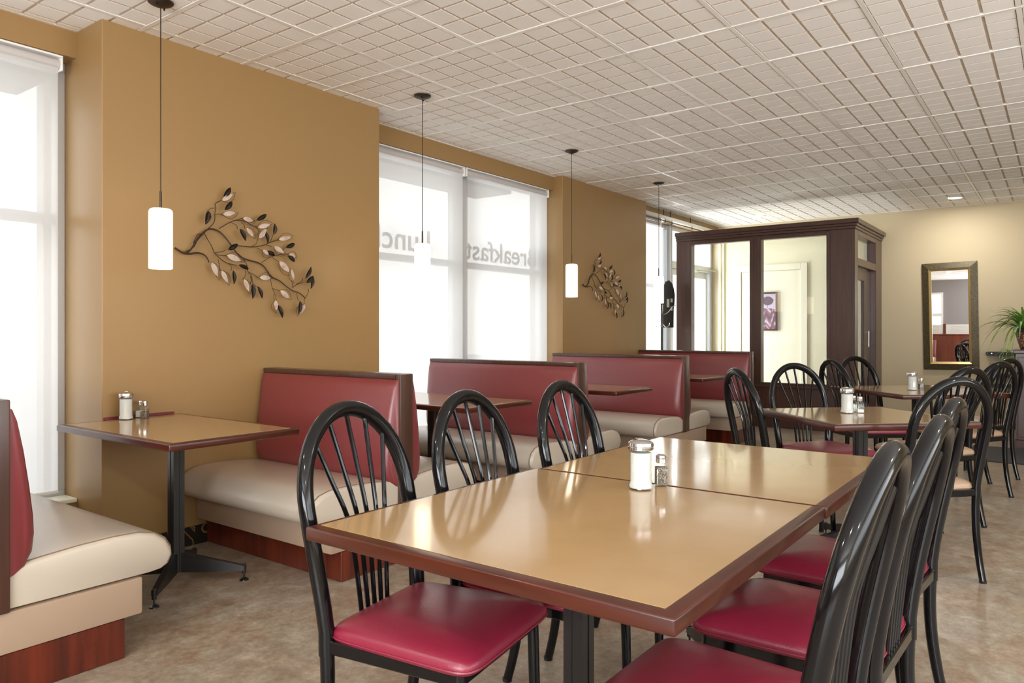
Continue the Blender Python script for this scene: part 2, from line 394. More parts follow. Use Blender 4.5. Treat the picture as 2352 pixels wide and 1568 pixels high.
# windows with frames
def window(num, x0, x1, mull, label, trans=True, lo=.29, hi=2.645):
    w = tag(empty('window_%d' % num, (0, 0, 0)), label, 'window', kind='structure')
    y0, y1 = 4.335, 4.40
    def fr(n, *a):
        bm = B(); box(bm, *a, .003, 1); return obj(n, bm, m_alu, w)
    fr('sill_rail', x0, x1, y0, y1, lo, lo + .05); fr('head_rail', x0, x1, y0, y1, hi - .05, hi)
    xs = [x0] + mull + [x1]
    for k, x in enumerate(xs):
        a, b_ = (x, x + .045) if k == 0 else ((x - .045, x) if k == len(xs) - 1 else (x - .06, x + .13))
        fr('mullion', a, b_, y0, y1, lo + .05, hi - .05)
    if trans:
        for a, b_ in zip(xs, xs[1:]): fr('transom_bar', a + .045, b_ - .045, y0 + .005, y1 + .03, 1.775, 1.825)
    for a, b_ in zip(xs, xs[1:]):
        for z0, z1 in ((lo + .05, 1.775), (1.825, hi - .05)):
            bm = B(); box(bm, a + .035, b_ - .035, 4.366, 4.370, z0, z1); obj('pane', bm, m_glass, w)
    bm = B(); box(bm, x0, x1, YW - .015, y0, lo - .0, lo + .022, .004, 1); obj('window_sill', bm, m_trimc, w)
    return w
w1 = window(1, -.75, 1.76, [.5], 'tall window at the left edge of the photo, covered by a sheer blind')
w2 = window(2, 3.66, 6.35, [5.0], 'tall window with mirrored lettering between the two ochre piers')
w3 = window(3, 8.24, 9.40, [], 'narrow window beside the glazed vestibule, behind the coat stand')
# storefront entry at the end of the window wall, seen through the vestibule glass
en = tag(empty('door_1', (0, 0, 0)), 'aluminium framed glass entry door seen through the vestibule pane', 'door', kind='structure')
def fr(n, p, m, *a, bev=.003):
    bm = B(); box(bm, *a, bev, 1) if bev else box(bm, *a)
    return obj(n, bm, m, p)
for x0, x1 in ((9.40, 9.47), (10.83, 10.89)): fr('jamb', en, m_alu, x0, x1, 4.30, 4.42, 0, 2.645)
fr('header', en, m_alu, 9.47, 10.83, 4.30, 4.42, 2.07, 2.17)
fr('head_rail', en, m_alu, 9.47, 10.83, 4.30, 4.42, 2.58, 2.645)
fr('transom_pane', en, m_glass, 9.47, 10.83, 4.36, 4.365, 2.17, 2.58, bev=0)
for n_, a in (('stile', (9.47, 9.55, 4.33, 4.38, .02, 2.07)), ('stile', (10.72, 10.80, 4.33, 4.38, .02, 2.07)), ('rail', (9.55, 10.72, 4.33, 4.38, .02, .2)), ('rail', (9.55, 10.72, 4.33, 4.38, 1.98, 2.07))):
    fr(n_, en, m_alu, *a)
fr('door_pane', en, m_glass, 9.55, 10.72, 4.353, 4.357, .2, 1.98, bev=0)
bm = B(); box(bm, 10.0, 10.25, 4.25, 4.33, 2.05, 2.11, .005, 1); tube(bm, [(10.2, 4.25, 2.08), (10.5, 4.12, 2.085), (10.78, 4.20, 2.09)], .009, 6)
obj('door_closer', bm, m_steel, en, True)
# exterior: pavement, canopy and piers seen faintly through the blinds
bm = B(); box(bm, -12, 30, 4.6, 40, -.25, -.02); tag(obj('pavement', bm, m_pave), 'pale pavement outside the windows', 'pavement', kind='structure')
for a, b_, lab in ((-.9, 1.76, 'canopy soffit outside the nearest window, a grey shadow through the blind'), (3.5, 6.05, 'canopy soffit outside the lettered window, a grey shadow through the blind')):
    bm = B(); box(bm, a, b_, 4.52, 4.99, 2.60, 2.9); tag(obj('canopy', bm, m_soff), lab, 'canopy', kind='structure')
for a, b_, lab in ((1.87, 3.5, 'exterior pier outside the wide ochre pier'), (7.05, 8.2, 'exterior pier seen as a grey band through the lettered window blind')):
    bm = B(); box(bm, a, b_, 4.90, 5.0, -.02, 3.2); tag(obj('outer_pier', bm, m_ext), lab, 'pier', kind='structure')
# mirrored words on the glass (read from outside)
def word(body, x_start, z, size, label):
    cu = bpy.data.curves.new(body, 'FONT'); cu.body = body; cu.size = size; cu.extrude = .0008; cu.offset = .003
    to = bpy.data.objects.new('tmp', cu); COL.objects.link(to)
    dg = bpy.context.evaluated_depsgraph_get(); me = bpy.data.meshes.new_from_object(to.evaluated_get(dg))
    bpy.data.objects.remove(to)
    o = link('window_lettering', me, m_letter); me.materials.clear(); me.materials.append(m_letter)
    o.rotation_euler = (R(90), 0, R(180)); o.location = (x_start, 4.373, z)
    w_ = me.vertices and max(v.co.x for v in me.vertices)
    return tag(o, label, 'lettering'), w_
word_b, wb = word('Breakfast', 6.30, 1.86, .27, 'grey word Breakfast in reverse on the right pane of the lettered window')
word_b.scale.x = 1.16 / wb
word_l, wl = word('Lunch', 4.70, 1.87, .27, 'grey word Lunch in reverse on the left pane, partly hidden by the ochre pier')
word_l.scale.x = .72 / wl

# roller blinds
def blind(x0, x1, lo, label, drop=.0):
    r = empty('roller_blind', (x0, 4.246, 2.606), label=label, cat='blind', group='roller blinds on the window wall')
    w = x1 - x0
    bm = B(); tube(bm, [(0.012, 0, -.006), (w - .012, 0, -.006)], .027, 16); obj('roller_tube', bm, m_roll, r, True)
    bm = B(); box(bm, .02, w - .02, -.022, -.0205, lo - 2.60 + .012, -.004); obj('cloth', bm, m_blind, r)
    bm = B(); tube(bm, [(.02, -.021, lo - 2.60 + .01), (w - .02, -.021, lo - 2.60 + .01)], .008, 8); obj('hem_bar', bm, m_white, r, True)
    bm = B(); box(bm, .0, w, -.036, .045, .026, .037, .002, 1); obj('head_channel', bm, m_white, r)
    for xx in (0, w - .010):
        bm = B(); box(bm, xx, xx + .010, -.036, .036, -.042, .026, .004, 2); obj('bracket', bm, m_white, r, True)
    return r
blind(-.70, .49, .34, 'sheer white roller blind on the hidden left half of the nearest window')
blind(.50, 1.70, .34, 'sheer white roller blind at the left edge of the photo, beside the wide ochre pier')
blind(3.70, 4.962, .34, 'sheer white roller blind over the reversed word Lunch')
b2 = blind(4.982, 6.285, .34, 'sheer white roller blind over the reversed word Breakfast')
blind(8.27, 8.93, .34, 'narrow sheer white roller blind behind the fourth pendant lamp')
bm = B(); tube(bm, [(4.972, 4.20, 2.56), (4.972, 4.20, .45)], .003, 6)
tag(obj('blind_cord', bm, m_steel), 'grey beaded blind cord hanging down between the two halves of the lettered window', 'cord')

# hanging track, cords and the black board in front of the far window
bm = B(); box(bm, 8.30, 10.75, 4.145, 4.185, 2.655, 2.705, .004, 1)
tr_ = tag(obj('hanging_track', bm, m_steel), 'grey metal track along the head of the far window', 'track')
for x in (8.88, 9.09, 9.75):
    bm = B(); tube(bm, [(x, 4.16, 2.78), (x, 4.16, 2.70)], .006, 6); tube(bm, [(x, 4.14, 2.66), (x, 4.13, 2.62), (x, 4.15, 2.61)], .004, 6); obj('track_hook', bm, m_bronze, tr_, True)
bd = empty('hanging_board', (8.98, 4.14, 1.245), label='black round-topped notice board hung on cords behind the fourth pendant lamp', cat='notice board')
prof = [(-.16, 0), (.16, 0), (.165, .25), (.19, .34), (.195, .44), (.165, .52), (.11, .585), (.02, .62), (-.07, .60), (-.13, .54), (-.16, .46), (-.17, .3)]
bm = B(); extrude_poly(bm, prof, 'y', -.006, .006); obj('board', bm, m_sign, bd)
for x, z, w_, h_ in ((-.02, .32, .075, .11), (.09, .36, .06, .05), (.09, .25, .05, .055)):
    bm = B(); box(bm, x - w_ / 2, x + w_ / 2, -.0075, -.0062, z - h_ / 2, z + h_ / 2); obj('paper_note', bm, m_paper, bd)
for x in (-.1, .11):
    bm = B(); tube(bm, [(x, 0, .56), (x, 0, 1.38)], .0025, 5); obj('cord', bm, m_bronze, bd)

# coat stand
ct = empty('coat_stand', (8.45, 3.98, 0), label='slim black coat stand with chrome hooks between the last booth and the vestibule', cat='coat stand')
bm = B(); tube(bm, [(0, 0, .12), (0, 0, 1.57)], .016, 10); lathe(bm, [(0, 1.60), (.014, 1.595), (.02, 1.58), (.016, 1.565), (0, 1.56)], 10); obj('pole', bm, m_blackmat, ct, True)
for k in range(4):
    a = k * PI / 2 + .5; d = Vector((math.cos(a), math.sin(a), 0))
    bm = B(); tube(bm, spline([d * .02 + Vector((0, 0, .3)), d * .12 + Vector((0, 0, .16)), d * .24 + Vector((0, 0, .01))]), .011, 8); obj('foot', bm, m_blackmat, ct, True)
    bm = B(); tube(bm, spline([d * .012 + Vector((0, 0, 1.40)), d * .07 + Vector((0, 0, 1.43)), d * .13 + Vector((0, 0, 1.50)), d * .17 + Vector((0, 0, 1.515))]), .0055, 7); obj('upper_hook', bm, m_chrome, ct, True)
    bm = B(); tube(bm, spline([d * .012 + Vector((0, 0, 1.28)), d * .05 + Vector((0, 0, 1.25)), d * .085 + Vector((0, 0, 1.27)), d * .09 + Vector((0, 0, 1.30))]), .0055, 7); obj('lower_hook', bm, m_chrome, ct, True)

# ------------------------------------------------------------------ glazed vestibule partition
vp = empty('glazed_vestibule', (9.3, 0, 0), label='dark brown wooden vestibule with large glass panes and a moulded crown', cat='vestibule')
def vb(n_, m, *a, bev=.004):
    bm = B(); box(bm, *a, bev, 1) if bev else box(bm, *a)
    return obj(n_, bm, m, vp)
Y0, Y1 = 1.94, 4.17; T = .11
vb('left_post', m_dark, 0, T, 3.955, Y1, 0, 2.40); vb('middle_post', m_dark, 0, T, 3.031, 3.174, .50, 2.40)
vb('corner_post', m_dark, 0, T, Y0, 2.254, 0, 2.40)
vb('head_panel', m_dark, .005, T - .005, 2.254, 3.955, 2.345, 2.40)
vb('lower_panel', m_dark, .012, T - .01, 2.254, 3.955, 0, .50)
vb('sill_ledge', m_dark, -.03, T + .02, 2.20, 3.955, .50, .53)
vb('base_moulding', m_dark, -.012, 0, Y0, 3.955, 0, .12); vb('base_cap', m_dark, -.02, 0, Y0 - .0, 3.955, .12, .135)
for y0, y1 in ((2.254, 3.031), (3.174, 3.955)):
    vb('glazing_bead', m_dark, -.012, .0, y0 - .045, y0, .53, 2.385); vb('glazing_bead', m_dark, -.012, .0, y1, y1 + .045, .53, 2.385)
    vb('glazing_bead', m_dark, -.012, .0, y0, y1, 2.345, 2.385); vb('glazing_bead', m_dark, -.012, 0, y0, y1, .53, .56)
    vb('pane', m_glass, .05, .054, y0, y1, .53, 2.345, bev=0)
vb('corner_bead', m_dark, -.008, 0, Y0 + .0, Y0 + .03, .135, 2.40)
# stepped crown around front and side
def crown(off, z0, z1, nm='crown_moulding'):
    bm = B(); extrude_poly(bm, [(-off, Y0 - off), (1.597, Y0 - off), (1.597, Y0 + T), (T + .02, Y0 + T), (T + .02, Y1), (-off, Y1)], 'z', z0, z1)
    bmesh.ops.bevel(bm, geom=[e_ for e_ in bm.edges if abs(e_.verts[0].co.z - e_.verts[1].co.z) < 1e-5], offset=.004, segments=1, affect='EDGES')
    obj(nm, bm, m_dark, vp)
crown(.012, 2.400, 2.432); crown(.028, 2.432, 2.462); crown(.050, 2.462, 2.515)
# side wall facing the room: transom light and door
def vs(n_, m, x0, x1, y0, y1, z0, z1, bev=.004): return vb(n_, m, x0, x1, y0, y1, z0, z1, bev=bev)
vs('side_post', m_dark, T, .17, Y0, Y0 + T, 0, 2.40); vs('side_post', m_dark, 1.22, 1.598, Y0, Y0 + T, 0, 2.40)
vs('side_header', m_dark, .17, 1.22, Y0, Y0 + T, 2.34, 2.40); vs('side_rail', m_dark, .17, 1.22, Y0, Y0 + T, 1.98, 2.07)
vs('transom_pane', m_glass, .17, 1.22, Y0 + .07, Y0 + .074, 2.07, 2.34, bev=0)
dr = tag(empty('door_2', (9.3, 0, 0)), 'dark brown glazed door in the side of the vestibule', 'door', kind='structure')
def db(n_, m, *a, bev=.003):
    bm = B(); box(bm, *a, bev, 1) if bev else box(bm, *a)
    return obj(n_, bm, m, dr)
yd = Y0 + .06
db('stile', m_dark, .18, .26, yd, yd + .04, .01, 1.965); db('stile', m_dark, .80, 1.21, yd, yd + .04, .01, 1.965)
db('rail', m_dark, .26, .80, yd, yd + .04, 1.83, 1.965); db('rail', m_dark, .26, .80, yd, yd + .04, .01, .25)
db('door_pane', m_glass, .26, .80, yd + .02, yd + .024, .25, 1.83, bev=0)
bm = B(); tube(bm, [(.75 + .1, yd - .045, 1.0), (.75 + .1, yd - .045, 1.2)], .008, 8); tube(bm, [(.85, yd, 1.02), (.85, yd - .045, 1.02)], .006, 6); tube(bm, [(.85, yd, 1.18), (.85, yd - .045, 1.18)], .006, 6)
obj('door_handle', bm, m_steel, dr, True)
# inside the vestibule: cream lining of the far wall, cased panel, conduit, picture
cl = tag(obj('wall_vestibule', box(B(), XF - .008, XF - .0005, Y0 + T, YW, 0, 2.60), m_cream), 'cream painted far wall inside the vestibule', 'wall', kind='structure')
bm = B(); box(bm, XF - .022, XF - .009, Y0 + T, YW, 2.55, 2.62, .004, 1); tag(obj('trim_1', bm, m_trimc), 'cream cornice strip inside the vestibule', 'trim', kind='structure')
tm = tag(empty('door_3', (XF, 0, 0)), 'closed cream door with cream casing inside the vestibule', 'door', kind='structure')
for n_, a in (('casing', (-.034, -.010, 2.89, 2.98, 0, 2.17)), ('casing', (-.034, -.010, 3.84, 3.93, 0, 2.17)), ('casing', (-.034, -.010, 2.98, 3.84, 2.08, 2.17)), ('door_leaf', (-.018, -.010, 2.985, 3.835, .01, 2.075))):
    bm = B(); box(bm, *a, .004, 1); obj(n_, bm, m_trimc, tm)
for y in (4.11, 4.16):
    bm = B(); tube(bm, [(XF - .03, y, 0), (XF - .03, y, 2.55)], .014, 8); tag(obj('trim_%d' % (2 if y < 4.12 else 3), bm, m_trimc, None, True), 'slim cream vertical trim in the %s corner of the vestibule' % ('near' if y < 4.12 else 'far'), 'trim', kind='structure')
pf = empty('framed_tree_print', (XF - .034, 3.44, 1.206), label='mauve tree print in a dark frame on the cream door inside the vestibule', cat='picture')
for n_, a in (('frame', (-.02, .012, -.135, -.112, 0, .56)), ('frame', (-.02, .012, .112, .135, 0, .56)), ('frame', (-.02, .012, -.112, .112, 0, .024)), ('frame', (-.02, .012, -.112, .112, .536, .56))):
    bm = B(); box(bm, *a, .002, 1); obj(n_, bm, m_dark, pf)
NX, NZ = 44, 100
me = bpy.data.meshes.new('print'); vv = [(0, -.112 + .224 * i / NX, .024 + .512 * j / NZ) for j in range(NZ + 1) for i in range(NX + 1)]
ff = [(j * (NX + 1) + i, j * (NX + 1) + i + 1, (j + 1) * (NX + 1) + i + 1, (j + 1) * (NX + 1) + i) for j in range(NZ) for i in range(NX)]
me.from_pydata(vv, [], ff); ca = me.color_attributes.new('Col', 'BYTE_COLOR', 'POINT')
for k, (x, y, z) in enumerate(vv):
    u = -y / .224; v = (z - .024) / .512; rn = random.random()
    hill = .56 + .04 * math.sin(2 + u * 3)
    if v > hill:
        c = [.72 + .08 * rn, .68 + .08 * rn, .78 + .06 * rn]
        d = math.hypot((u + .02) / .40, (v - .80) / .135)
        if d < 1 - .15 * rn: c = [.34 + .12 * rn, .27 + .1 * rn, .31 + .1 * rn]
        elif abs(u + .02) < .02 and v < .8: c = [.3, .22, .26]
    else:
        s_ = math.sin(u * 7 + v * 13 + 3 * math.sin(v * 9 + u * 4)) * math.cos(v * 17 - u * 8 + 2 * math.sin(u * 11))
        c = [.50 + .10 * s_, .36 + .08 * s_, .42 + .08 * s_]
        if s_ > .3 + .6 * rn: c = [.76, .70, .76]
    ca.data[k].color_srgb = (*c, 1)
m_print = bpy.data.materials.new('tree_print'); m_print.use_nodes = True; n = m_print.node_tree
at = n.nodes.new('ShaderNodeVertexColor'); at.layer_name = 'Col'; n.links.new(at.outputs[0], n.nodes['Principled BSDF'].inputs['Base Color'])
link('print', me, m_print, pf)

# ------------------------------------------------------------------ far wall things
mi = empty('wall_mirror', (XF, 1.145, 1.39), label='tall rectangular wall mirror in a bronze frame with gold lip on the khaki wall', cat='mirror')
mi.rotation_euler = (R(-1.0), 0, 0)
hw, hh, fw_ = .305, .685, .075
def frame_ring(nm, m, h0, w0, h1, w1, xa, xb):
    """mitred frame: outer half sizes w0,h0 at depth xa, inner w1,h1 at depth xb"""
    out = [(-w0, -h0), (w0, -h0), (w0, h0), (-w0, h0)]; inn = [(-w1, -h1), (w1, -h1), (w1, h1), (-w1, h1)]
    for k in range(4):
        bm = B(); o0, o1 = out[k], out[(k + 1) % 4]; i0, i1 = inn[k], inn[(k + 1) % 4]
        f = [bm.verts.new((xa, *o0)), bm.verts.new((xa, *o1)), bm.verts.new((xb, *i1)), bm.verts.new((xb, *i0))]
        g = [bm.verts.new((-.002, *o0)), bm.verts.new((-.002, *o1)), bm.verts.new((-.002, *i1)), bm.verts.new((-.002, *i0))]
        bm.faces.new(f); bm.faces.new(g[::-1])
        for q in range(4): bm.faces.new((f[q], f[(q + 1) % 4], g[(q + 1) % 4], g[q]))
        obj(nm, bm, m, mi)
frame_ring('frame', m_gold, hh, hw, hh - fw_, hw - fw_, -.025, -.045)
frame_ring('gold_lip', m_lip, hh - fw_, hw - fw_, hh - fw_ - .028, hw - fw_ - .028, -.038, -.014)
bm = B(); box(bm, -.010, -.003, -(hw - fw_ - .024), hw - fw_ - .024, -(hh - fw_ - .024), hh - fw_ - .024); obj('mirror_glass', bm, m_mirror, mi)
# black tiered shelf
sh = empty('tiered_shelf', (XF, .60, 0), label='black tiered wall shelf with glass tops beside the dark cabinet', cat='shelf')
for z, y0, y1 in ((.925, -.24, .15), (.66, -.30, .20), (.53, -.22, .15)):
    bm = B(); box(bm, -.16, -.001, y0, y1, z - .024, z + .018, .003, 1); s_ = obj('shelf_board', bm, m_sign, sh)
    if z > .9:
        bm = B(); box(bm, -.17, -.001, y0 - .02, y1 - .03, z + .019, z + .024); obj('glass_top', bm, m_jar, sh)
        bm = B(); lathe(bm, [(0, 0), (.008, 0), (.008, .004), (0, .004)], 10); k_ = obj('stud', bm, m_chrome, s_); k_.location = (-.161, .09, z); k_.rotation_euler = (0, R(-90), 0)
for y in (-.15, .02):
    bm = B(); box(bm, -.03, -.002, y - .012, y + .012, .12, .905, .002, 1); obj('upright', bm, m_blackmat, sh)
# cabinet at the right edge
cb = empty('dark_cabinet', (9.09, -.19, 0), label='dark espresso wood cabinet at the right edge of the photo', cat='cabinet')
bm = B(); box(bm, .02, .48, -.56, .57, .09, .97, .004, 1); obj('body', bm, m_dark, cb)
bm = B(); box(bm, 0, .50, -.58, .59, .97, 1.005, .006, 2); obj('top', bm, m_dark, cb)
bm = B(); box(bm, .01, .49, -.57, .58, 0, .09, .005, 1); obj('plinth', bm, m_dark, cb)
for y0, y1 in ((-.54, -.01), (.01, .55)):
    bm = B(); box(bm, 0, .02, y0, y1, .12, .93, .004, 1); d_ = obj('door', bm, m_dark, cb)
    bm = B(); box(bm, -.008, 0, y0 + .07, y1 - .07, .2, .85, .004, 1); obj('raised_panel', bm, m_dark, d_)
    bm = B(); lathe(bm, [(0, 0), (.008, 0), (.006, .012), (.013, .02), (0, .026)], 10); k_ = obj('knob', bm, m_steel, d_, True); k_.location = (-.001, (y1 - .03) if y0 < 0 else (y0 + .03), .6); k_.rotation_euler = (0, R(-90), 0)
# spider plant in woven pot
pl = empty('spider_plant', (9.30, .300, 1.0055), label='green spider plant in a woven copper pot on the dark cabinet', cat='potted plant')
bm = B(); lathe(bm, [(0, 0), (.045, 0), (.05, .01), (.075, .10), (.098, .19), (.09, .195), (.085, .18), (0, .18)], 28)
obj('pot', bm, m_pot, pl, True)
bm = B(); lathe(bm, [(.1005, .178), (.106, .18), (.108, .215), (.10, .22), (.092, .215), (.092, .18)], 28); obj('pot_rim', bm, m_blackmat, pl, True)
blades = []
for L_, droop, w_ in ((.38, .12, .016), (.48, .26, .017), (.34, .02, .014), (.50, .46, .015)):
    bm = B(); N = 9; prev = None
    for k in range(N + 1):
        t_ = k / N; x = L_ * (t_ * .85); z = L_ * (t_ * 1.0 - t_ * t_ * (.55 + droop * 1.5)) ; w = w_ * (1 - t_ ** 2.2) * (.6 + .4 * min(1, t_ * 5)) + .0004
        r_ = [bm.verts.new((x, -w, z + w * .35)), bm.verts.new((x, 0, z)), bm.verts.new((x, w, z + w * .35))]
        if prev:
            bm.faces.new((prev[0], prev[1], r_[1], r_[0])); bm.faces.new((prev[1], prev[2], r_[2], r_[1]))
        prev = r_
    me = bpy.data.meshes.new('blade'); bm.to_mesh(me); bm.free(); me.shade_smooth(); me.materials.append(m_green); blades.append(me)
for k in range(96):
    o = link('blade', blades[k % 4], None, pl, (random.uniform(-.03, .03), random.uniform(-.03, .03), .19))
    o.rotation_euler = (random.uniform(-.1, .1), R(random.uniform(-32, 22)), random.uniform(0, 2 * PI)); s_ = random.uniform(.75, 1.15); o.scale = (s_, s_, s_)
for q, (hx, hy, hz) in enumerate(((-.10, .20, -.20), (-.06, .15, -.07), (-.08, .12, -.13))):
    bm = B(); tube(bm, spline([(0, .02, .2), (hx * .5, hy * .6, .24), (hx, hy, hz + .1), (hx, hy, hz + .04)]), .002, 5); obj('runner_stem', bm, m_green, pl, True)
    for k in range(16):
        o = link('blade', blades[(k + q) % 4], None, pl, (hx, hy, hz + .04))
        o.rotation_euler = (0, R(random.uniform(5, 50)), random.uniform(0, 2 * PI)); s_ = random.uniform(.22, .42); o.scale = (s_, s_, s_)
# floor mat
bm = B(); box(bm, 8.03, 9.06, -1.0, .745, .0005, .010, .003, 1); tag(obj('floor_mat', bm, m_mat), 'dark grey rubber floor mat in front of the cabinet', 'mat')
# recessed downlights
def downlight(x, y, label, power, group=True):
    r = empty('recessed_downlight', (x, y, CE - .004), label=label, cat='ceiling light', group='recessed downlights')
    bm = B(); lathe(bm, [(.070, .0), (.088, -.001), (.09, .002), (.07, .004)], 32); obj('trim_ring', bm, m_jambin, r, True)
    bm = B(); lathe(bm, [(0, -.0005), (.071, -.0005), (.071, .003), (0, .003)], 32); obj('diffuser', bm, m_lamp, r)
    if power < 2: return r
    d = bpy.data.lights.new('downlight_beam', 'AREA'); d.shape = 'DISK'; d.size = .13; d.energy = power; d.color = (1, .95, .87)
    o = bpy.data.objects.new('downlight_beam', d); COL.objects.link(o); o.location = (x, y, CE - .008)
    return r
downlight(10.18, 1.02, 'recessed ceiling downlight above the tall mirror', 12)
downlight(10.20, 3.35, 'recessed ceiling downlight above the vestibule', 1.5)
for x, y, w_ in ((-.9, .45, 'behind the camera by the middle aisle'), (-.9, -1.9, 'behind the camera near the right wall'), (3.6, -1.9, 'over the right side, out of the picture'), (6.6, -1.9, 'in the far right corner, out of the picture'), (-.9, 2.4, 'behind the camera by the window side')):
    downlight(x, y, 'recessed ceiling downlight ' + w_, 13)

# ------------------------------------------------------------------ booths
def seat_profile(sg, xb):
    """closed polygon (x,z) of the seat cushion; xb = back face, sg = direction of the nose"""
    p = [(0, .288), (0, .425), (.10, .436), (.22, .446), (.34, .450), (.43, .447), (.49, .432), (.530, .405), (.552, .368), (.555, .335), (.540, .305), (.515, .292), (.47, .288)]
    return [(xb + sg * u, z) for u, z in p]
def back_profile(sg, xb, k=1.0):
    p = [(0, .395), (0, .945), (.012, .94), (.030, .90), (.052, .80), (.070, .68), (.082, .58), (.085, .52), (.078, .46), (.055, .42), (.02, .40)]
    return [(xb + sg * (u * k if u > 0 else 0), z) for u, z in p]
def loft_y(bm, prof, ys):
    """prof(t) -> polygon for each (y, t)"""
    rings = [[bm.verts.new((x, y, z)) for x, z in prof(t)] for y, t in ys]
    for A, C in zip(rings, rings[1:]):
        for i in range(len(A)): bm.faces.new((A[i], A[(i + 1) % len(A)], C[(i + 1) % len(A)], C[i]))
    bm.faces.new(rings[0][::-1]); bm.faces.new(rings[-1]); return bm
def booth(x0, x1, yw, sides, label, ye=2.745):
    xm = (x0 + x1) / 2
    r = empty('booth', (xm, ye, 0), label=label, cat='booth', group='burgundy and cream booths along the window wall')
    A0, A1 = x0 - xm, x1 - xm; L_ = yw - ye
    bm = B(); box(bm, A0 + .012, A1 - .012, .02, L_, .285, .945); obj('divider_core', bm, m_dark, r)
    bm = B(); box(bm, A0, A1, -.014, .020, .283, .974, .006, 2); obj('end_panel', bm, m_dark, r, True)
    bm = B(); box(bm, A0, A1, .021, L_, .945, .974, .006, 2); obj('top_rail', bm, m_dark, r, True)
    xa = A0 - .436 if -1 in sides else A0; xc = A1 + .436 if 1 in sides else A1
    bm = B(); box(bm, xa, xc, 0, L_, .146, .283, .010, 2); obj('apron', bm, m_apron, r, True)
    xa = A0 - .372 if -1 in sides else A0 + .01; xc = A1 + .372 if 1 in sides else A1 - .01
    bm = B(); box(bm, xa, xc, .004, L_, 0.001, .145, .002, 1); obj('kick_base', bm, m_kick, r)
    for sg in sides:
        xb = A1 if sg > 0 else A0
        bm = B()
        ys = [(.002, (.0,)), (.006, (.55,)), (.02, (.85,)), (.05, (1.0,)), (L_ - .05, (1.0,)), (L_ - .012, (.8,)), (L_ - .002, (.3,))]
        def pf_(t):
            k = t[0]; q = seat_profile(sg, xb); o = []
            for x, z in q:
                zc = .36; o.append((x - sg * (1 - k) * .016 * (abs(x - xb) > .3), z - (1 - k) * .016 * (1 if z > zc else -.3)))
            return o
        loft_y(bm, pf_, ys); c_ = obj('seat_cushion', bm, m_cush, r, True, sharp=50)
        # piping along the end seam
        q = [(x, z) for x, z in seat_profile(sg, xb)[1:-2]]
        bm = B(); tube(bm, [(x, .022, z - .002) for x, z in q], .0032, 6); obj('piping', bm, m_seam, c_, True)
        bm = B()
        ys = [(-.004, .55), (.002, .80), (.02, .94), (.06, 1.0), (L_ - .09, 1.0), (L_ - .04, .9), (L_ - .01, .6)]
        loft_y(bm, lambda t: back_profile(sg, xb, t), ys); obj('backrest', bm, m_red, r, True, sharp=60)
    return r
booth(.85, .946, 4.16, (1, -1), 'booth cut by the left edge of the photo, its cream seat nearest the camera')
booth(2.70, 2.795, 3.905, (-1, 1), 'booth against the wide ochre pier, behind the nearest booth table')
booth(4.45, 4.56, 4.16, (-1, 1), 'booth below the middle window, third backrest from the left')
booth(6.265, 6.38, 4.16, (-1, 1), 'booth in front of the narrow ochre pier, fourth backrest from the left')
booth(8.03, 8.13, 4.16, (-1,), 'single sided booth farthest back, beside the vestibule')

